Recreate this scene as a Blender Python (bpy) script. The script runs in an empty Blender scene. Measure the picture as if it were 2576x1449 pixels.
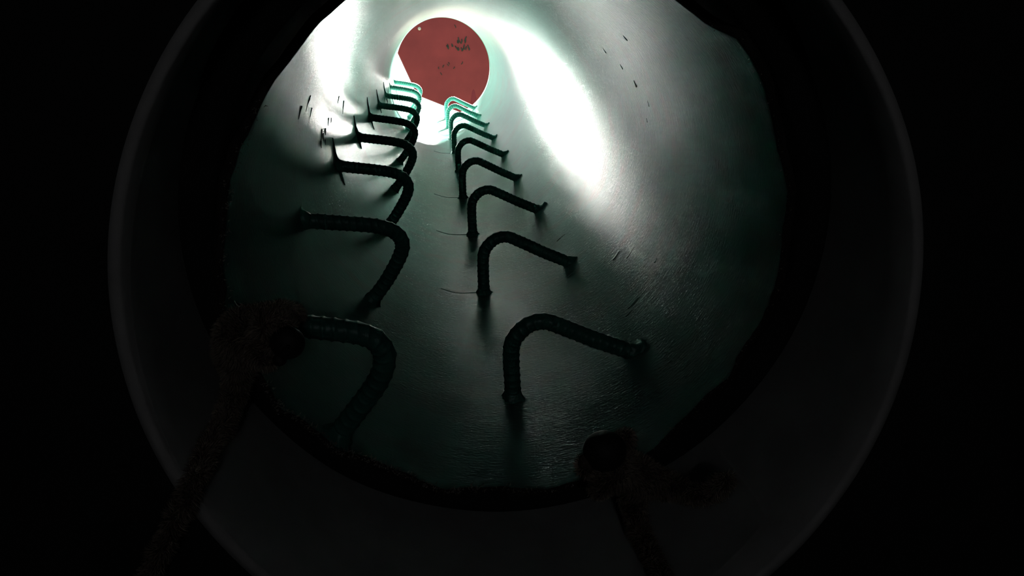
import bpy, bmesh, math, random
from mathutils import Vector, Matrix, noise

# ------------------------------------------------------------------ frame of the place
# The tunnel is a steel tube of inner radius S that climbs away from a dark chamber.
# "tunnel coordinates": x right, y along the tube axis, z up across the axis, in tube radii.
S = 0.35
ALPHA = math.atan(0.2035)                      # slope of the tube
TILT = Matrix.Rotation(ALPHA, 4, 'X')
ORIGIN = Vector((0.0, 0.0, 3.2 * S))           # chamber floor is z = 0
FRAME = Matrix.Translation(ORIGIN) @ TILT


def W(x, y, z):
    """tunnel coordinates -> world metres"""
    return FRAME @ (Vector((x, y, z)) * S)


def D(x, y, z):
    return (TILT.to_3x3() @ Vector((x, y, z))).normalized()


scene = bpy.context.scene
# ------------------------------------------------------------------ camera
cam_data = bpy.data.cameras.new('camera')
cam_data.sensor_width = 36.0
cam_data.lens = 36.0 * 1700.0 / 2576.0
cam_data.clip_start = 0.01
cam = bpy.data.objects.new('camera', cam_data)
scene.collection.objects.link(cam)
RIGHT = D(0.99328, -0.11574, 0.0)
DOWN = D(-0.040989, -0.351765, -0.93519)
FWD = D(0.108239, 0.928905, -0.354145)
rot = Matrix((RIGHT, -DOWN, -FWD)).transposed().to_4x4()
cam.matrix_world = Matrix.Translation(W(-0.30, 0.0, 0.711)) @ rot
scene.camera = cam

# ------------------------------------------------------------------ sky, sun, exposure
world = bpy.data.worlds.new('sky')
scene.world = world
world.use_nodes = True
wn = world.node_tree.nodes
SUN_DIR = (0.30, 1.0, 0.40)                    # towards the sun, tunnel coordinates
wn['Background'].inputs['Color'].default_value = (0.93, 0.97, 1.0, 1)      # bright white haze
wn['Background'].inputs['Strength'].default_value = 1.9

sun_data = bpy.data.lights.new('sun', 'SUN')
sun_data.energy = 255.0
sun_data.angle = math.radians(8)
sun_data.color = (1.0, 0.96, 0.9)
sun = bpy.data.objects.new('sun', sun_data)
scene.collection.objects.link(sun)
sun.rotation_euler = D(*SUN_DIR).to_track_quat('Z', 'Y').to_euler()
sun.location = W(6, 30, 8)

FILL_HATCH = (0.0, 1.75, 0.16)                       # invented round hatch in the chamber wall behind the viewer, for fill light: x, z, radius
hatch_fill_data = bpy.data.lights.new('hatch_fill', 'AREA')  # added fill lamp, lifts the sleeve, toys and near tunnel floor
hatch_fill_data.shape = 'DISK'
hatch_fill_data.size = 2 * FILL_HATCH[2]
hatch_fill_data.energy = 0.42
hatch_fill_data.color = (0.93, 0.97, 1.0)
hatch = bpy.data.objects.new('hatch_fill', hatch_fill_data)
scene.collection.objects.link(hatch)
hatch.location = (FILL_HATCH[0], -1.66, FILL_HATCH[1])
hatch.rotation_euler = (math.radians(90), 0, 0)

scene.view_settings.view_transform = 'Standard'
scene.view_settings.look = 'None'
scene.view_settings.gamma = 1.0
scene.view_settings.exposure = 0.0
scene.view_settings.use_curve_mapping = False
scene.cycles.max_bounces = 9
scene.cycles.diffuse_bounces = 5
scene.cycles.glossy_bounces = 8
scene.cycles.use_denoising = True
scene.cycles.use_adaptive_sampling = True
scene.cycles.adaptive_threshold = 0.03
scene.cycles.sample_clamp_indirect = 150.0
scene.cycles.caustics_reflective = True

COL = scene.collection
RNG = random.Random(7)


# ------------------------------------------------------------------ materials
def new_mat(name):
    m = bpy.data.materials.new(name)
    m.use_nodes = True
    return m, m.node_tree.nodes, m.node_tree.links, m.node_tree.nodes['Principled BSDF']


def noise_node(n, l, coord, scale_vec, scale, detail=4.0, rough=0.55):
    mp = n.new('ShaderNodeMapping')
    mp.inputs['Scale'].default_value = scale_vec
    l.new(coord, mp.inputs['Vector'])
    t = n.new('ShaderNodeTexNoise')
    t.inputs['Scale'].default_value = scale
    t.inputs['Detail'].default_value = detail
    t.inputs['Roughness'].default_value = rough
    l.new(mp.outputs['Vector'], t.inputs['Vector'])
    return t


def ramp(n, l, src, p0, c0, p1, c1):
    r = n.new('ShaderNodeValToRGB')
    r.color_ramp.elements[0].position = p0
    r.color_ramp.elements[0].color = c0
    r.color_ramp.elements[1].position = p1
    r.color_ramp.elements[1].color = c1
    l.new(src, r.inputs['Fac'])
    return r


def paint_material(name, uv, lo, hi, roughness, bump=1.0):
    """brushed gloss enamel: uv is (arc, along) in radii, strokes run round the tube"""
    m, n, l, b = new_mat(name)
    tc = n.new('ShaderNodeTexCoord')
    co = tc.outputs['UV'] if uv else tc.outputs['Object']
    patch = noise_node(n, l, co, (1, 1, 1), 3.0 if uv else 9.0)
    cr = ramp(n, l, patch.outputs['Fac'], 0.35, lo, 0.65, hi)
    l.new(cr.outputs['Color'], b.inputs['Base Color'])
    if uv:
        strokes = noise_node(n, l, co, (5.0, 34.0, 1), 1.0, 5.0, 0.6)
        peel = noise_node(n, l, co, (36.0, 95.0, 1), 1.0, 2.0)
        dirt = noise_node(n, l, co, (2.5, 5.0, 1), 1.0, 6.0, 0.65)
        b1 = n.new('ShaderNodeBump'); b1.inputs['Strength'].default_value = 0.07 * bump; b1.inputs["Distance"].default_value = 0.006
        l.new(strokes.outputs['Fac'], b1.inputs['Height'])
        b2 = n.new('ShaderNodeBump'); b2.inputs['Strength'].default_value = 0.55 * bump; b2.inputs["Distance"].default_value = 0.0012
        l.new(peel.outputs['Fac'], b2.inputs['Height'])
        l.new(b1.outputs['Normal'], b2.inputs['Normal'])
        df = n.new('ShaderNodeBsdfDiffuse'); gl = n.new('ShaderNodeBsdfGlossy'); gl.distribution = 'BECKMANN'
        gl.inputs['Color'].default_value = (1, 1, 1, 1)
        fr = n.new('ShaderNodeFresnel'); fr.inputs['IOR'].default_value = 1.5
        mx = n.new('ShaderNodeMixShader')
        grime = noise_node(n, l, co, (1.6, 2.2, 1), 1.0, 7.0, 0.62)
        gm = n.new('ShaderNodeMapRange'); gm.inputs['From Min'].default_value = 0.50; gm.inputs['From Max'].default_value = 0.66; gm.inputs['To Max'].default_value = 0.75
        l.new(grime.outputs['Fac'], gm.inputs['Value'])
        gx = n.new('ShaderNodeMix'); gx.data_type = 'RGBA'
        l.new(gm.outputs['Result'], gx.inputs['Factor']); l.new(cr.outputs['Color'], gx.inputs['A'])
        gx.inputs['B'].default_value = (0.15, 0.155, 0.135, 1)          # grey-brown scuffed grime
        l.new(gx.outputs['Result'], df.inputs['Color'])
        for nd in (df, gl, fr):
            l.new(b2.outputs['Normal'], nd.inputs['Normal'])
        sc_ = n.new('ShaderNodeMath'); sc_.operation = 'MULTIPLY'; sc_.inputs[1].default_value = SHEEN
        l.new(fr.outputs['Fac'], sc_.inputs[0]); l.new(sc_.outputs[0], mx.inputs['Fac']); l.new(df.outputs['BSDF'], mx.inputs[1]); l.new(gl.outputs['BSDF'], mx.inputs[2])
        l.new(mx.outputs['Shader'], n['Material Output'].inputs['Surface'])
        rr = n.new('ShaderNodeMapRange')
        rr.inputs['From Min'].default_value = 0.3; rr.inputs['From Max'].default_value = 0.7
        rr.inputs['To Min'].default_value = roughness - 0.005; rr.inputs['To Max'].default_value = roughness + 0.025
        l.new(dirt.outputs['Fac'], rr.inputs['Value'])
        l.new(rr.outputs['Result'], gl.inputs['Roughness'])
    else:
        b.inputs['Roughness'].default_value = roughness
        pe = noise_node(n, l, co, (1, 1, 1), 260.0, 2.0)
        b2 = n.new('ShaderNodeBump'); b2.inputs['Strength'].default_value = 0.3; b2.inputs['Distance'].default_value = 0.0008
        l.new(pe.outputs['Fac'], b2.inputs['Height'])
        l.new(b2.outputs['Normal'], b.inputs['Normal'])
    return m


SHEEN = 0.55                                    # share of the mirror sheen the brushed enamel keeps
MINT_LO = (0.088, 0.200, 0.170, 1)
MINT_HI = (0.108, 0.240, 0.206, 1)
M_TUNNEL = paint_material('mint enamel brushed', True, MINT_LO, MINT_HI, 0.283)
M_RUNG = paint_material('mint enamel on rebar', False, (0.03, 0.16, 0.125, 1), (0.042, 0.20, 0.16, 1), 0.42)

M_PALE = paint_material('mint enamel run', False, MINT_LO, MINT_HI, 0.35)


def plain_material(name, lo, hi, scale, roughness, bump=0.3, dist=0.002):
    m, n, l, b = new_mat(name)
    tc = n.new('ShaderNodeTexCoord')
    t = noise_node(n, l, tc.outputs['Object'], (1, 1, 1), scale, 6.0)
    cr = ramp(n, l, t.outputs['Fac'], 0.35, lo, 0.68, hi)
    l.new(cr.outputs['Color'], b.inputs['Base Color'])
    b.inputs['Roughness'].default_value = roughness
    bp = n.new('ShaderNodeBump'); bp.inputs['Strength'].default_value = bump; bp.inputs['Distance'].default_value = dist
    l.new(t.outputs['Fac'], bp.inputs['Height'])
    l.new(bp.outputs['Normal'], b.inputs['Normal'])
    return m


M_SLEEVE = plain_material('sleeve steel', (0.40, 0.39, 0.38, 1), (0.5, 0.49, 0.48, 1), 14.0, 0.75)
M_BLACK = plain_material('black grimy steel', (0.012, 0.012, 0.012, 1), (0.022, 0.021, 0.02, 1), 10.0, 0.9)
M_CHAMBER = plain_material('dark chamber wall', (0.016, 0.017, 0.016, 1), (0.028, 0.028, 0.027, 1), 6.0, 0.95)
M_EDGE = plain_material('burnt rusty cut edge', (0.018, 0.015, 0.013, 1), (0.035, 0.028, 0.024, 1), 40.0, 0.9)
M_BURR = plain_material('pale burr', (0.20, 0.18, 0.15, 1), (0.34, 0.31, 0.27, 1), 90.0, 0.7)
M_RED = plain_material('red weathered paint', (0.070, 0.0100, 0.0138, 1), (0.092, 0.0135, 0.0175, 1), 2.2, 0.6)
M_RED.node_tree.nodes['Principled BSDF'].inputs['Specular IOR Level'].default_value = 0.1
M_MARK = plain_material('dark felt pen', (0.010, 0.013, 0.012, 1), (0.018, 0.022, 0.02, 1), 30.0, 0.7)
M_MARK.node_tree.nodes['Principled BSDF'].inputs['Specular IOR Level'].default_value = 0.05
M_BOLT = plain_material('pale bolt', (0.17, 0.155, 0.15, 1), (0.24, 0.22, 0.21, 1), 30.0, 0.5)
M_GROUND = plain_material('short dry grass', (0.05, 0.065, 0.03, 1), (0.09, 0.10, 0.05, 1), 1.5, 0.95, 0.5, 0.02)
M_FUR = plain_material('dark brown plush', (0.07, 0.052, 0.04, 1), (0.12, 0.09, 0.07, 1), 60.0, 0.9)
M_FURTIP = plain_material('brown plush fibres', (0.24, 0.19, 0.15, 1), (0.36, 0.30, 0.24, 1), 40.0, 0.7)
M_FACE = plain_material('smooth dark toy face', (0.016, 0.014, 0.013, 1), (0.026, 0.022, 0.020, 1), 20.0, 0.65, 0.1)
M_EYE = plain_material('glossy black toy eye', (0.01, 0.01, 0.01, 1), (0.015, 0.015, 0.015, 1), 20.0, 0.1, 0.0)


# ------------------------------------------------------------------ helpers
def mesh_object(name, verts, faces, mat, parent=None, smooth=True, uvs=None):
    me = bpy.data.meshes.new(name)
    me.from_pydata([tuple(v) for v in verts], [], faces)
    if uvs is not None:
        layer = me.uv_layers.new(name='UVMap')
        for lp in me.loops:
            layer.data[lp.index].uv = uvs[lp.vertex_index]
    me.materials.append(mat)
    if smooth:
        for p in me.polygons:
            p.use_smooth = True
    me.update()
    o = bpy.data.objects.new(name, me)
    COL.objects.link(o)
    if parent:
        o.parent = parent
    return o


def structure(o):
    o['kind'] = 'structure'
    return o


def tag(o, label, category, group=None):
    o['label'] = label
    o['category'] = category
    if group:
        o['group'] = group
    return o


def catmull(pts, n):
    pts = [Vector(p) for p in pts]
    P = [pts[0] * 2 - pts[1]] + pts + [pts[-1] * 2 - pts[-2]]
    dense = []
    for i in range(1, len(P) - 2):
        for k in range(24):
            t = k / 24.0
            a, b, c, d = P[i - 1], P[i], P[i + 1], P[i + 2]
            dense.append(0.5 * ((2 * b) + (c - a) * t + (2 * a - 5 * b + 4 * c - d) * t * t + (3 * b - a - 3 * c + d) * t ** 3))
    dense.append(pts[-1])
    acc = [0.0]
    for i in range(1, len(dense)):
        acc.append(acc[-1] + (dense[i] - dense[i - 1]).length)
    out, j = [], 0
    for k in range(n):
        s = acc[-1] * k / (n - 1)
        while j < len(acc) - 2 and acc[j + 1] < s:
            j += 1
        f = (s - acc[j]) / max(1e-9, acc[j + 1] - acc[j])
        out.append(dense[j].lerp(dense[j + 1], min(1, f)))
    return out, acc[-1]


def sweep(path, radius, sides=12, cap=True):
    """radius(i, angle) -> radius; returns verts, faces of a tube along path"""
    n = len(path)
    verts, faces = [], []
    up = None
    for i in range(n):
        t = (path[min(i + 1, n - 1)] - path[max(i - 1, 0)]).normalized()
        if up is None:
            up = t.orthogonal().normalized()
        up = (up - t * up.dot(t)).normalized()
        side = t.cross(up)
        for k in range(sides):
            a = 2 * math.pi * k / sides
            verts.append(path[i] + (up * math.cos(a) + side * math.sin(a)) * radius(i, a))
    for i in range(n - 1):
        for k in range(sides):
            k2 = (k + 1) % sides
            faces.append((i * sides + k, i * sides + k2, (i + 1) * sides + k2, (i + 1) * sides + k))
    if cap:
        faces.append(tuple(range(sides - 1, -1, -1)))
        faces.append(tuple((n - 1) * sides + k for k in range(sides)))
    return verts, faces


# ------------------------------------------------------------------ the tunnel tube
TUBE_END = 15.365
EDGE = [(1.1, 2.327), (8.8, 2.304), (11.7, 2.316), (18.6, 2.357), (29.4, 2.328), (32.7, 2.3), (38.2, 2.291), (43.8, 2.293), (46.1, 2.415), (48.1, 2.465), (54.8, 2.513), (70, 2.56), (90, 2.6), (110, 2.57), (125.4, 2.588), (129.0, 2.604), (132.5, 2.565), (137.9, 2.603), (142.6, 2.59), (146.3, 2.509), (149.9, 2.476), (153.6, 2.465), (157.6, 2.423), (159.4, 2.353), (163.0, 2.344), (164.9, 2.294), (170.3, 2.292), (176.0, 2.254), (181.1, 2.187), (185.1, 2.187), (186.5, 2.13), (189.0, 2.09), (196.0, 2.09), (199.0, 2.15), (204.4, 2.159), (208.3, 2.138), (211.0, 2.115), (213.0, 2.145), (215.0, 2.172), (218.1, 2.177), (222.1, 2.185), (225.3, 2.169), (227.9, 2.17), (232.3, 2.223), (237.0, 2.232), (243.8, 2.225), (248.5, 2.202), (252.2, 2.189), (257.0, 2.224), (265.4, 2.244), (270.6, 2.225), (275.9, 2.2), (280.9, 2.218), (285.5, 2.205), (293.0, 2.202), (302.0, 2.217), (309.0, 2.262), (319.3, 2.284), (326.1, 2.253), (330.2, 2.29), (334.4, 2.294), (339.8, 2.279), (344.8, 2.284), (350.4, 2.289), (355.6, 2.306)]


def edge_at(deg):
    """rough torch-cut near end of the tube: distance along the axis at an angle"""
    deg %= 360.0
    E2 = [(EDGE[-1][0] - 360, EDGE[-1][1])] + EDGE + [(EDGE[0][0] + 360, EDGE[0][1])]
    for (a0, y0), (a1, y1) in zip(E2, E2[1:]):
        if a0 <= deg <= a1:
            t = (deg - a0) / (a1 - a0)
            y = y0 + (y1 - y0) * t
            break
    return y + 0.006 * noise.noise(Vector((deg * 0.55, 3.1, 0))) + 0.004 * noise.noise(Vector((deg * 1.7, 9.1, 0)))


def build_tube():
    N = 512
    ys = [0.0, 0.004, 0.012, 0.03, 0.06, 0.1, 0.15, 0.22, 0.3] + [0.3 + 0.7 * k / 8 for k in range(1, 9)]
    fr = [k / 60.0 for k in range(61)]
    verts, uvs, faces = [], [], []
    rows = []
    near = [0.0, 0.006, 0.02, 0.05, 0.1, 0.2]

    def ring(fn, r):
        base = len(verts)
        for k in range(N + 1):
            a = 2 * math.pi * k / N
            y = fn(math.degrees(a))
            verts.append(W(r * math.cos(a), y, r * math.sin(a)))
            uvs.append((a, y))
        rows.append(base)
    for d in near:
        ring(lambda g, d=d: edge_at(g) + d, 1.0 + (0.004 if d == 0 else 0))
    for k in range(1, 57):
        yy = 2.8 + (TUBE_END - 2.8) * k / 56.0
        ring(lambda g, yy=yy: yy, 1.0)
    # outside skin, back to the rough edge
    ring(lambda g: TUBE_END, 1.035)
    ring(lambda g: 2.9, 1.035)
    ring(lambda g: edge_at(g) + 0.004, 1.035)
    rows.append(rows[0])
    for r0, r1 in zip(rows, rows[1:]):
        for k in range(N):
            faces.append((r0 + k, r0 + k + 1, r1 + k + 1, r1 + k))
    o = mesh_object('wall_tunnel', verts, faces, M_TUNNEL, uvs=uvs)
    o.data.materials.append(M_EDGE)
    nr = len(rows) - 1
    for i, p in enumerate(o.data.polygons):
        if i // N in (0, nr - 2, nr - 1):
            p.material_index = 1                 # burnt cut edge and bare outside near it
    return o


tunnel = structure(build_tube())
tunnel['label'] = 'round mint-green painted steel tunnel with a ragged torch-cut near end'


def burrs():
    verts, faces = [], []
    rng = random.Random(3)
    spans = [(150, 205, 150, 0.011), (205, 262, 420, 0.013), (262, 300, 90, 0.010), (330, 410, 60, 0.008), (300, 330, 40, 0.012)]
    for a0, a1, cnt, ln in spans:
        for _ in range(cnt):
            g = rng.uniform(a0, a1)
            a = math.radians(g)
            r = rng.uniform(0.985, 1.02)
            y = edge_at(g)
            p = W(r * math.cos(a), y, r * math.sin(a))
            L = ln * rng.uniform(0.3, 1.5)
            d = (D(-math.cos(a), 0, -math.sin(a)) * rng.uniform(0.4, 1.0) + D(-math.sin(a), 0, math.cos(a)) * rng.uniform(-0.7, 0.7) + D(0, 1, 0) * rng.uniform(-0.8, 0.4)).normalized()
            w = D(-math.sin(a), 0, math.cos(a)) * S * 0.0022 * rng.uniform(0.6, 1.6)
            u = D(0, 1, 0) * S * 0.002
            b = len(verts)
            verts += [p - w - u, p + w - u, p + u, p + d * L * S]
            faces += [(b, b + 1, b + 3), (b + 1, b + 2, b + 3), (b + 2, b, b + 3), (b, b + 2, b + 1)]
    o = mesh_object('edge_burrs', verts, faces, M_BURR, tunnel, smooth=False)
    o['kind'] = 'stuff'
    return o


burrs()


def drip_mesh(points, r0, r1, squash=0.6):
    """thin run of paint along points (tunnel coordinates)"""
    path, _ = catmull([W(*p) for p in points], 10)
    n = len(path)
    return sweep(path, lambda i, a: S * (r0 + (r1 - r0) * i / (n - 1)) * (0.85 + 0.3 * noise.noise(path[i] * 400)), 6)


def on_wall(deg, y, lift=0.0):
    a = math.radians(deg)
    return ((1.0 - lift) * math.cos(a), y, (1.0 - lift) * math.sin(a))


def wall_drip(deg, y, span, r=0.010):
    pts = [on_wall(deg + span * t, y + 0.004 * math.sin(t * 5 + y), 0.0) for t in (0, .33, .66, 1)]
    v, f = drip_mesh(pts, r, r * 0.35)
    o = mesh_object('paint_drip', v, f, M_TUNNEL, tunnel, uvs=[(x.x * 3, x.y * 3) for x in v])
    return o


for deg, y, span, r in [(172, 4.45, 4, .009), (174, 4.52, 3, .010), (176, 4.42, 2.5, .009), (173, 4.62, 2.5, .011), (177, 4.6, 2, .008), (170, 4.75, 3, .008),
                        (171, 4.9, 2, .007), (168, 5.6, 6, .009), (164, 5.2, 3, .008), (158, 3.5, 4, .008), (156, 3.7, 5, .007), (161, 3.9, 3, .007),
                        (30, 4.2, 2, .009), (24, 4.05, 2.4, .010), (36, 4.4, 2, .008), (18, 3.9, 2, .008), (42, 3.7, 2, .008), (12, 4.0, 1.5, .009), (332, 3.4, 1.4, .010),
                        (322, 3.9, 4, .008), (326, 3.75, 5, .006), (314, 3.25, 3, .010), (316, 3.3, 5, .006), (304, 4.2, 4, .006), (308, 4.9, 5, .006)]:
    wall_drip(deg, y, span, r * (0.6 if deg < 60 or deg > 300 else 0.8))

# ------------------------------------------------------------------ sleeve, plate and dark chamber
RS = 1.15                                       # sleeve inner radius
WALL_C = 1.83                                   # vertical chamber wall: y = WALL_C + tan(ALPHA) z
TA = math.tan(ALPHA)


def build_sleeve():
    N = 192
    verts, faces = [], []

    def wob(a):
        return 0.010 * noise.noise(Vector((math.cos(a) * 2, math.sin(a) * 2, 4)))
    rings = []

    def ring(fy, r):
        rings.append(len(verts))
        for k in range(N):
            a = 2 * math.pi * k / N
            rr = r + wob(a)
            z = rr * math.sin(a)
            verts.append(W(rr * math.cos(a), fy(z), z))
    near = lambda z: WALL_C - 0.03 + TA * z
    ring(lambda z: WALL_C + 0.05 + TA * z, RS + 0.035)
    ring(near, RS + 0.033)
    ring(near, RS + 0.008)
    ring(lambda z: near(z) + 0.008, RS)
    for k in range(1, 9):
        ring(lambda z, k=k: near(z) + (2.78 - near(z)) * k / 8.0, RS)
    ring(lambda z: 2.80, RS + 0.035)
    rings.append(rings[0])
    for r0, r1 in zip(rings, rings[1:]):
        for k in range(N):
            k2 = (k + 1) % N
            faces.append((r0 + k, r0 + k2, r1 + k2, r1 + k))
    o = mesh_object('trim_1', verts, faces, M_SLEEVE)
    o['label'] = 'dull grey round steel sleeve around the near end of the tunnel'
    return structure(o)


build_sleeve()


def build_plate():
    N = 192
    verts, faces, rings = [], [], []
    for y, r in ((2.30, 1.037), (2.28, 1.046), (2.28, RS + 0.02), (2.74, RS + 0.02), (2.74, 1.037)):
        rings.append(len(verts))
        for k in range(N):
            a = 2 * math.pi * k / N
            verts.append(W(r * math.cos(a), y, r * math.sin(a)))
    rings.append(rings[0])
    for r0, r1 in zip(rings, rings[1:]):
        for k in range(N):
            k2 = (k + 1) % N
            faces.append((r0 + k, r1 + k, r1 + k2, r0 + k2))
    o = mesh_object('trim_2', verts, faces, M_BLACK)
    o['label'] = 'black ring plate between the sleeve and the tunnel'
    return structure(o)


build_plate()


def box(name, lo, hi, mat, label=None):
    x0, y0, z0 = lo; x1, y1, z1 = hi
    v = [(x, y, z) for x in (x0, x1) for y in (y0, y1) for z in (z0, z1)]
    f = [(0, 1, 3, 2), (4, 6, 7, 5), (0, 4, 5, 1), (2, 3, 7, 6), (0, 2, 6, 4), (1, 5, 7, 3)]
    o = mesh_object(name, v, f, mat, smooth=False)
    if label:
        o['label'] = label
    return o


WY = W(0, WALL_C, 0).y                          # world y of the chamber's front wall face
XW, YB, ZC, TH = 1.5, -1.6, 2.5, 0.12
structure(box('floor', (-XW - TH, YB - TH, -TH), (XW + TH, WY + TH, 0), M_CHAMBER, 'dark chamber floor'))
structure(box('ceiling', (-XW - TH, YB - TH, ZC), (XW + TH, WY + TH, ZC + TH), M_CHAMBER, 'dark chamber ceiling'))
structure(box('wall_left', (-XW - TH, YB, 0), (-XW, WY, ZC), M_CHAMBER, 'dark chamber wall on the left'))
structure(box('wall_right', (XW, YB, 0), (XW + TH, WY, ZC), M_CHAMBER, 'dark chamber wall on the right'))


def build_back_wall():
    """wall behind the viewer with a small round hatch added to let fill light in"""
    N = 96
    hx, hz, hr = FILL_HATCH
    verts, faces = [], []
    for yy in (YB, YB - TH):
        for k in range(N):
            a = 2 * math.pi * k / N
            verts.append(Vector((hx + hr * math.cos(a), yy, hz + hr * math.sin(a))))
        for k in range(N):
            a = 2 * math.pi * k / N
            c, s_ = math.cos(a), math.sin(a)
            t = min(((XW - hx) if c > 0 else (XW + hx)) / max(abs(c), 1e-6), ((ZC - hz) if s_ > 0 else hz) / max(abs(s_), 1e-6))
            verts.append(Vector((hx + c * t, yy, hz + s_ * t)))
    for k in range(N):
        k2 = (k + 1) % N
        faces.append((k, k2, N + k2, N + k))
        faces.append((2 * N + k, 3 * N + k, 3 * N + k2, 2 * N + k2))
        faces.append((k, 2 * N + k, 2 * N + k2, k2))
    o = mesh_object('wall_back', verts, faces, M_CHAMBER, smooth=False)
    o['label'] = 'dark chamber wall behind the viewer with a small round hatch added for fill light'
    return structure(o)


build_back_wall()


def build_front_wall():
    """vertical wall with the round opening that holds the sleeve"""
    N = 192
    verts, faces = [], []
    for yy in (WY, WY + TH * 0.9):
        for k in range(N):
            a = 2 * math.pi * k / N
            r = RS + 0.03
            z = r * math.sin(a)
            p = W(r * math.cos(a), WALL_C + TA * z, z)
            verts.append(Vector((p.x, yy, p.z)))
        for k in range(N):
            a = 2 * math.pi * k / N
            c, s_ = math.cos(a), math.sin(a)
            zc = verts[-N * 1][2] if False else (W(0, WALL_C, 0).z)
            tx = XW / abs(c) if abs(c) > 1e-6 else 1e9
            tz = ((ZC - zc) if s_ > 0 else zc) / abs(s_) if abs(s_) > 1e-6 else 1e9
            t = min(tx, tz)
            verts.append(Vector((c * t, yy, zc + s_ * t)))
    for k in range(N):
        k2 = (k + 1) % N
        faces.append((k, N + k, N + k2, k2))
        faces.append((2 * N + k, 2 * N + k2, 3 * N + k2, 3 * N + k))
        faces.append((k, k2, 2 * N + k2, 2 * N + k))
        faces.append((N + k, 3 * N + k, 3 * N + k2, N + k2))
    o = mesh_object('wall_front', verts, faces, M_CHAMBER, smooth=False)
    o['label'] = 'dark chamber wall around the sleeve opening'
    return structure(o)


build_front_wall()

# ------------------------------------------------------------------ outside: ground and the red plate
structure(box('ground', (-30, WY + TH, -0.3), (30, 60, -0.01), M_GROUND, 'grassy ground outside the tunnel'))

PY = 32.0                                       # red plate, distance along the axis


def plate_point(u, v, dy=0.0):
    return W(u, PY + dy, v)


PC, PR = (1.66, 0.64), 3.65
plate_root = bpy.data.objects.new('red_plate', None)
COL.objects.link(plate_root)
tag(plate_root, 'large octagonal red painted plate standing in daylight beyond the tunnel end', 'panel')
oct_pts = [(PC[0] + PR * math.cos(math.radians(a)), PC[1] + PR * math.sin(math.radians(a))) for a in [180.5 + 45 * k for k in range(8)]]
plate_root.location = (plate_point(*PC).x, plate_point(*PC).y, 0.0)
PL = plate_root.location.copy()


def rel(v):
    return v - PL


vv, ff = [], []
for dy, sc in ((0.0, 0.992), (0.03, 1.0), (0.17, 1.0), (0.20, 0.992)):
    for (u, v) in oct_pts:
        vv.append(rel(plate_point(PC[0] + (u - PC[0]) * sc, PC[1] + (v - PC[1]) * sc, dy)))
for r in range(3):
    for k in range(8):
        k2 = (k + 1) % 8
        ff.append((r * 8 + k, r * 8 + k2, (r + 1) * 8 + k2, (r + 1) * 8 + k))
ff.append(tuple(range(7, -1, -1)))
ff.append(tuple(24 + k for k in range(8)))
mesh_object('plate', vv, [tuple(reversed(q)) for q in ff], M_RED, plate_root, smooth=False)
# post behind the plate down to the ground
pp = plate_point(PC[0], PC[1], 0.45)
path = [Vector((pp.x, pp.y, z)) - PL for z in (-0.02, pp.z * 0.5, pp.z)]
path = [p + Vector((0, 0.30 * (pp.z - PL.z - p.z) / pp.z, 0)) for p in path]
v, f = sweep(path, lambda i, a: 0.06, 16)
mesh_object('post', v, f, M_RED, plate_root)


def mark(u, v, pts, w):
    path, _ = catmull([rel(plate_point(u + a, v + b, -0.008)) for a, b in pts], 8)
    vt, fc = sweep(path, lambda i, a: w * S * (0.6 + 0.4 * math.sin(math.pi * (i + 0.5) / 8)), 6)
    mesh_object('paint_mark', vt, fc, M_MARK, plate_root)


# ------------------------------------------------------------------ rungs
BAR_R = 0.041
RIGHT_SHAPE = [(0.022, 2.948, -1.012), (0.018, 2.946, -0.76), (0.036, 2.944, -0.675), (0.10, 2.942, -0.609), (0.178, 2.94, -0.592), (0.26, 2.938, -0.624), (0.42, 2.934, -0.702), (0.54, 2.931, -0.755), (0.636, 2.929, -0.797)]
LEFT_SHAPE = [(-0.702, 2.214, -0.738), (-0.60, 2.20, -0.605), (-0.515, 2.18, -0.46), (-0.492, 2.16, -0.375), (-0.522, 2.14, -0.308), (-0.595, 2.11, -0.262), (-0.72, 2.08, -0.232), (-0.86, 2.05, -0.208), (-0.997, 2.031, -0.186)]
STEP = 1.465


def rebar_mesh(name, shape):
    base = Vector(shape[0])
    n = 230
    path, length = catmull([(Vector(p) - base) * S for p in shape], n)
    pitch = 0.038 * S

    def rad(i, a):
        s = length * i / (n - 1)
        ph = (s / pitch + 0.16 * math.sin(a * 2)) % 1.0
        rib = max(0.0, math.cos((ph - 0.5) * 2 * math.pi)) ** 2
        return BAR_R * S * (0.965 + 0.10 * rib)
    v, f = sweep(path, rad, 14)
    me = bpy.data.meshes.new(name)
    me.from_pydata([tuple(x) for x in v], [], f)
    for p in me.polygons:
        p.use_smooth = True
    me.materials.append(M_RUNG)
    return me, path


def weld(name, p, d, root, seed):
    """ragged weld collar where a bar meets the tube; p local point, d local direction along the bar away from the wall"""
    rng = random.Random(seed)
    d = d.normalized()
    path = [p + d * S * t for t in (-0.03, 0.0, 0.010, 0.022, 0.036, 0.052)]
    base = [0.066, 0.064, 0.057, 0.049, 0.045, 0.039]
    amp = [0.022, 0.022, 0.014, 0.008, 0.004, 0.0]

    def rad(i, a):
        return S * (base[i] + amp[i] * (noise.noise(Vector((math.cos(a) * 1.7 + seed * 3.3, math.sin(a) * 1.7, i * 0.4))) * 2 + noise.noise(Vector((math.cos(a) * 4 + seed * 1.3, math.sin(a) * 4, i * 0.7)))))
    v, f = sweep(path, rad, 24)
    return mesh_object(name, v, f, M_RUNG, root)


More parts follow.
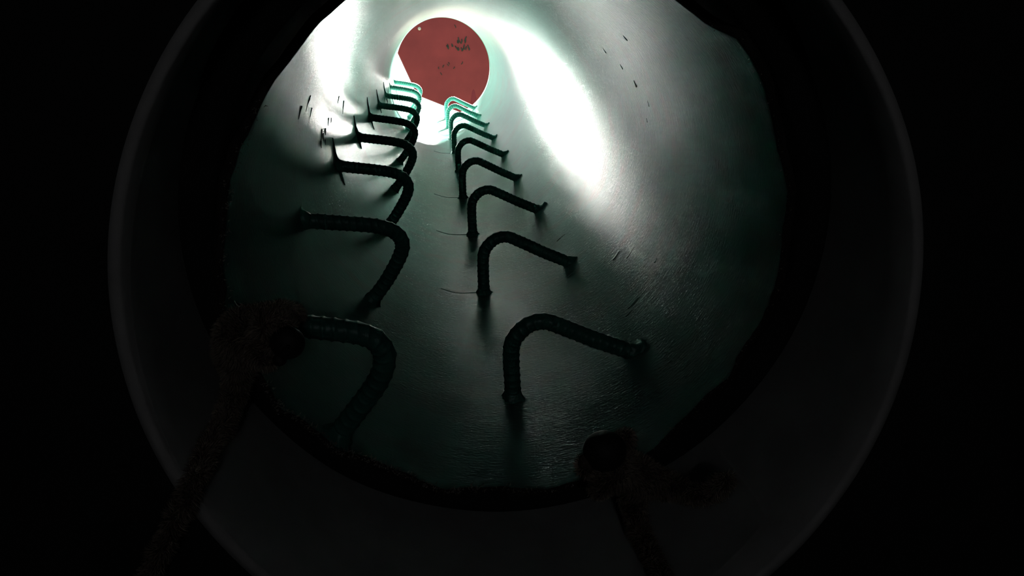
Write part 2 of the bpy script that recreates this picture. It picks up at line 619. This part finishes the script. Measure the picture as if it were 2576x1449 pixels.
bar_r, path_r = rebar_mesh('bar', RIGHT_SHAPE)
bar_l, path_l = rebar_mesh('bar', LEFT_SHAPE)
LEFT_FIRST = [(-0.706, 2.235, -0.714), (-0.615, 2.23, -0.594), (-0.534, 2.225, -0.481), (-0.501, 2.22, -0.383), (-0.522, 2.215, -0.317), (-0.574, 2.21, -0.281), (-0.653, 2.2, -0.257), (-0.744, 2.195, -0.238), (-0.847, 2.19, -0.218), (-0.974, 2.185, -0.198), (-0.99, 2.18, -0.195)]   # welded right at the cut edge
bar_f, path_f = rebar_mesh('bar', LEFT_FIRST)
ORD = ['nearest', 'second', 'third', 'fourth', 'fifth', 'sixth', 'seventh', 'eighth', 'ninth']


def rung(side, i):
    shape, me, path = (RIGHT_SHAPE, bar_r, path_r) if side == 'right' else (LEFT_SHAPE, bar_l, path_l)
    if side == 'left' and i == 0:
        shape, me, path = LEFT_FIRST, bar_f, path_f
    rng = random.Random(i * 17 + (5 if side == 'right' else 0))
    turn = math.radians({('right', 0): -1.6, ('right', 1): 0.3, ('left', 1): -0.7, ('left', 0): 0.0}.get((side, i), rng.uniform(-0.7, 0.7)))
    base = Matrix.Rotation(turn, 3, 'Y') @ Vector(shape[0])
    root = bpy.data.objects.new('climbing_rung', None)
    COL.objects.link(root)
    root.matrix_world = Matrix.Translation(W(base.x, base.y + i * STEP, base.z)) @ TILT @ Matrix.Rotation(turn, 4, 'Y')
    bar = bpy.data.objects.new('bar', me)
    COL.objects.link(bar)
    bar.parent = root
    weld('weld_bead', path[0] + (path[4] - path[0]) * 0.12, path[6] - path[0], root, i * 2 + 1 + (40 if side == 'right' else 0))
    weld('weld_bead', path[-1] + (path[-5] - path[-1]) * 0.12, path[-7] - path[-1], root, i * 2 + 2 + (40 if side == 'right' else 0))
    # runs of paint that ran off the welds
    inv = root.matrix_world.inverted()
    if side == 'left' and i in (2, 3, 4, 5, 6):
        deg, y = 190.6 - math.degrees(turn), 2.031 + i * STEP
        pts = [on_wall(deg - t, y, 0.0) for t in (2.5, 5, 8, 9.5 + rng.uniform(0, 3))]
        v, f = drip_mesh(pts, 0.024, 0.006)
        mesh_object('paint_drip', [inv @ x for x in v], f, M_RUNG, root)
        pts = [on_wall(deg + t, y, 0.0) for t in (2, 4, 6 + rng.uniform(0, 3))]
        v, f = drip_mesh(pts, 0.022, 0.006)
        mesh_object('paint_drip', [inv @ x for x in v], f, M_RUNG, root)
    if side == 'right' and i in (1, 2, 3, 5):
        deg, y = 272.0, 2.948 + i * STEP
        pts = [on_wall(deg - t, y + 0.02 * math.sin(t * 0.4), -0.002) for t in (3, 8, 13, 18 + rng.uniform(0, 3))]
        v, f = drip_mesh(pts, 0.006, 0.005)
        mesh_object('paint_drip', [inv @ x for x in v], f, M_PALE, root)
    return root


for side in ('left', 'right'):
    for i in range(9):
        r = rung(side, i)
        if i == 0:
            lab = 'bent ribbed steel rung nearest the viewer on the %s, %s' % (side, 'gripped by the fuzzy toy' if side == 'left' else 'above the lower toy')
        elif i == 8:
            lab = 'small bent rung farthest up the %s row, at the bright tunnel end' % side
        else:
            lab = 'bent ribbed steel rung, %s from the viewer in the %s row' % (ORD[i], side)
        tag(r, lab, 'rung', 'rungs welded along the %s of the tunnel' % side)


# ------------------------------------------------------------------ stuffed toys
def skin_body(name, chains, root, mat):
    """chains: list of lists of (x, y, z, r) in tunnel coordinates; a chain whose first entry is an int starts at that vertex"""
    verts, radii, edges = [], [], []
    for ch in chains:
        prev = None
        for e in ch:
            if isinstance(e, int):
                prev = e
                continue
            verts.append(W(*e[:3]) - root.location)
            radii.append(e[3] * S)
            if prev is not None:
                edges.append((prev, len(verts) - 1))
            prev = len(verts) - 1
    me = bpy.data.meshes.new(name + '_skeleton')
    me.from_pydata([tuple(v) for v in verts], edges, [])
    o = bpy.data.objects.new(name, me)
    COL.objects.link(o)
    sk = o.modifiers.new('skin', 'SKIN')
    sk.use_smooth_shade = True
    lay = me.skin_vertices[0] if me.skin_vertices else None
    if lay is None:
        bm = bmesh.new(); bm.from_mesh(me); bm.verts.layers.skin.verify(); bm.to_mesh(me); bm.free()
        lay = me.skin_vertices[0]
    for i, r in enumerate(radii):
        lay.data[i].radius = (r, r)
        lay.data[i].use_root = (i == 0)
    sub = o.modifiers.new('smooth', 'SUBSURF')
    sub.levels = 2
    sub.render_levels = 2
    dg = bpy.context.evaluated_depsgraph_get()
    ev = bpy.data.meshes.new_from_object(o.evaluated_get(dg))
    o.modifiers.clear()
    o.data = ev
    ev.name = name
    ev.materials.clear()
    ev.materials.append(mat)
    for p in ev.polygons:
        p.use_smooth = True
    o.parent = root
    return o


def ball(name, c, r, root, mat, squash=(1, 1, 1), lump=0.0, seed=0, parent=None):
    bm = bmesh.new()
    bmesh.ops.create_icosphere(bm, subdivisions=3, radius=1.0)
    for v in bm.verts:
        k = 1.0 + lump * noise.noise(v.co * 2.3 + Vector((seed, 0, 0)))
        q = Vector((v.co.x * squash[0], v.co.y * squash[1], v.co.z * squash[2])) * r * k
        v.co = (W(c[0] + q.x, c[1] + q.y, c[2] + q.z) - root.location)
    me = bpy.data.meshes.new(name)
    bm.to_mesh(me); bm.free()
    me.materials.append(mat)
    for p in me.polygons:
        p.use_smooth = True
    o = bpy.data.objects.new(name, me)
    COL.objects.link(o)
    o.parent = parent or root
    return o


def fur(sources, root, count, length, seed, avoid=()):
    rng = random.Random(seed)
    tris = []
    for o in sources:
        me = o.data
        me.calc_loop_triangles()
        for t in me.loop_triangles:
            tris.append((t.area, [me.vertices[i].co.copy() for i in t.vertices], [me.vertices[i].normal.copy() for i in t.vertices]))
    total = sum(t[0] for t in tris)
    verts, faces = [], []
    for area, co, no in tris:
        m = count * area / total
        k = int(m) + (1 if rng.random() < m - int(m) else 0)
        for _ in range(k):
            a, b = rng.random(), rng.random()
            if a + b > 1:
                a, b = 1 - a, 1 - b
            p = co[0] + (co[1] - co[0]) * a + (co[2] - co[0]) * b
            nrm = (no[0] + no[1] + no[2]).normalized()
            if any((p + root.location - q).length < rr for q, rr in avoid):
                continue
            curl = noise.noise_vector((p + root.location) * 55.0)
            d = (nrm + curl * 0.9 + Vector((rng.uniform(-.5, .5), rng.uniform(-.5, .5), rng.uniform(-.6, .2)))).normalized()
            L = length * S * rng.uniform(0.5, 1.25) * (0.75 + 0.6 * abs(noise.noise((p + root.location) * 40.0)))
            s = d.orthogonal().normalized() * S * 0.0016
            s = Matrix.Rotation(rng.uniform(0, 6.28), 3, d) @ s
            bend = (d + curl * 0.8 + Vector((0, 0, -0.3))).normalized()
            i0 = len(verts)
            verts += [p - s, p + s, p + d * L * 0.55 + s * 0.7, p + d * L * 0.55 - s * 0.7, p + d * L * 0.55 + bend * L * 0.5]
            faces += [(i0, i0 + 1, i0 + 2, i0 + 3), (i0 + 3, i0 + 2, i0 + 4)]
    o = mesh_object('plush_fibres', verts, faces, M_FURTIP, root, smooth=False)
    o['kind'] = 'stuff'
    return o


def toy_root(base):
    r = bpy.data.objects.new('stuffed_toy', None)
    COL.objects.link(r)
    r.location = W(*base)
    return r


# toy clinging to the nearest left rung, one long limb trailing over the sleeve
t = toy_root((-0.95, 2.0, -0.28))
tag(t, 'dark fuzzy stuffed toy clinging to the nearest left rung, long limb trailing down', 'stuffed toy', 'fuzzy toys at the tunnel mouth')
body = skin_body('body', [
    [(-0.945, 1.985, -0.205, 0.066), (-0.912, 1.965, -0.150, 0.070), (-0.858, 1.940, -0.138, 0.064), (-0.806, 1.905, -0.136, 0.048), (-0.752, 1.872, -0.130, 0.050)],
    [2, (-0.835, 2.000, -0.110, 0.030), (-0.805, 2.080, -0.130, 0.030), (-0.780, 2.150, -0.170, 0.027), (-0.772, 2.185, -0.192, 0.024)],
    [2, (-0.850, 1.885, -0.172, 0.030), (-0.822, 1.870, -0.196, 0.026), (-0.79, 1.875, -0.21, 0.022)],
    [0, (-0.950, 2.040, -0.285, 0.044), (-0.986, 2.110, -0.410, 0.034), (-1.010, 1.990, -0.470, 0.025), (-1.016, 1.860, -0.476, 0.023), (-1.012, 1.740, -0.480, 0.023), (-1.028, 1.660, -0.515, 0.023), (-1.070, 1.645, -0.590, 0.022), (-1.120, 1.630, -0.680, 0.022), (-1.163, 1.614, -0.760, 0.022), (-1.202, 1.598, -0.840, 0.025)],
], t, M_FUR)
face = ball('face', (-0.742, 1.845, -0.134), 0.050, t, M_FACE, (1, 0.8, 1.0))
ball('muzzle', (-0.768, 1.835, -0.182), 0.021, t, M_FACE, (1, 1, 0.9), parent=face)
ball('eye', (-0.7325, 1.806, -0.128), 0.006, t, M_EYE, parent=face)
tuft = ball('head_tuft', (-0.790, 1.885, -0.100), 0.040, t, M_FUR, (1.4, 1, 0.8), 0.5, 3)
fur([body, tuft], t, 30000, 0.026, 11, [(W(-0.742, 1.835, -0.134), 0.046 * S)])

# toy lying on the sleeve floor at lower right, head turned to the tunnel
t = toy_root((0.43, 2.06, -1.02))
tag(t, 'dark fuzzy stuffed toy slumped on the sleeve at lower right, round head, curled tail', 'stuffed toy', 'fuzzy toys at the tunnel mouth')
body = skin_body('body', [
    [(0.402, 2.060, -0.832, 0.082), (0.330, 2.030, -0.790, 0.056), (0.290, 2.000, -0.725, 0.062)],
    [0, (0.478, 2.080, -0.885, 0.068), (0.552, 2.060, -0.915, 0.046), (0.609, 2.001, -0.904, 0.034), (0.658, 1.961, -0.876, 0.031), (0.690, 1.925, -0.820, 0.029), (0.704, 1.916, -0.772, 0.030)],
    [1, (0.316, 1.960, -0.772, 0.040), (0.262, 1.970, -0.815, 0.034), (0.246, 2.030, -0.885, 0.028)],
    [0, (0.417, 2.100, -0.965, 0.050), (0.410, 2.010, -1.036, 0.034), (0.420, 1.859, -1.042, 0.029), (0.426, 1.740, -1.040, 0.028), (0.429, 1.660, -1.038, 0.030)],
], t, M_FUR)
face = ball('face', (0.262, 1.985, -0.678), 0.078, t, M_FACE, (1, 0.9, 0.95))
ball('muzzle', (0.196, 1.975, -0.712), 0.030, t, M_FUR, (1, 1, 0.9), 0.4, 5, parent=face)
ear = ball('ear', (0.342, 2.025, -0.664), 0.036, t, M_FUR, (1, 0.6, 1), 0.3, 2)
chin = ball('chin_tuft', (0.203, 1.985, -0.745), 0.030, t, M_FUR, (0.9, 1, 1.1), 0.5, 8)
fur([body, ear, chin], t, 24000, 0.024, 12, [(W(0.262, 1.985, -0.678), 0.072 * S)])

# ------------------------------------------------------------------ pen marks and bolt on the red plate
MARKS = [(0.53, 0.06), (0.76, 0.19), (0.98, 0.34), (0.97, -0.01), (1.2, 0.03), (1.34, 0.04), (1.53, 0.04), (1.31, 0.38), (1.12, 0.34), (0.15, -0.76), (0.29, -0.69), (0.54, -0.64), (0.58, -0.56), (0.77, -0.75), (0.19, -1.0), (1.18, -0.58), (0.91, 0.95)]
rng = random.Random(5)
for k, (u, v) in enumerate(MARKS):
    big = 1.0 if k < 9 else 0.6
    for j in range(2 if k < 9 else 1):
        a = rng.uniform(0.9, 2.2)
        h = 0.10 * big * rng.uniform(0.6, 1.3)
        ox, oz = rng.uniform(-.05, .05), rng.uniform(-.05, .05)
        mark(u + ox, v + oz, [(-h * math.cos(a), -h * math.sin(a)), (rng.uniform(-.03, .03), 0), (h * math.cos(a), h * math.sin(a))], 0.028 * big)
bm = bmesh.new()
bmesh.ops.create_icosphere(bm, subdivisions=2, radius=1.0)
bc = plate_point(-0.66, 0.853, -0.03)
for vtx in bm.verts:
    vtx.co = bc - PL + Vector((vtx.co.x * 0.026, vtx.co.y * 0.012, vtx.co.z * 0.026))
me = bpy.data.meshes.new('bolt')
bm.to_mesh(me); bm.free()
me.materials.append(M_BOLT)
bo = bpy.data.objects.new('bolt', me)
COL.objects.link(bo)
bo.parent = plate_root
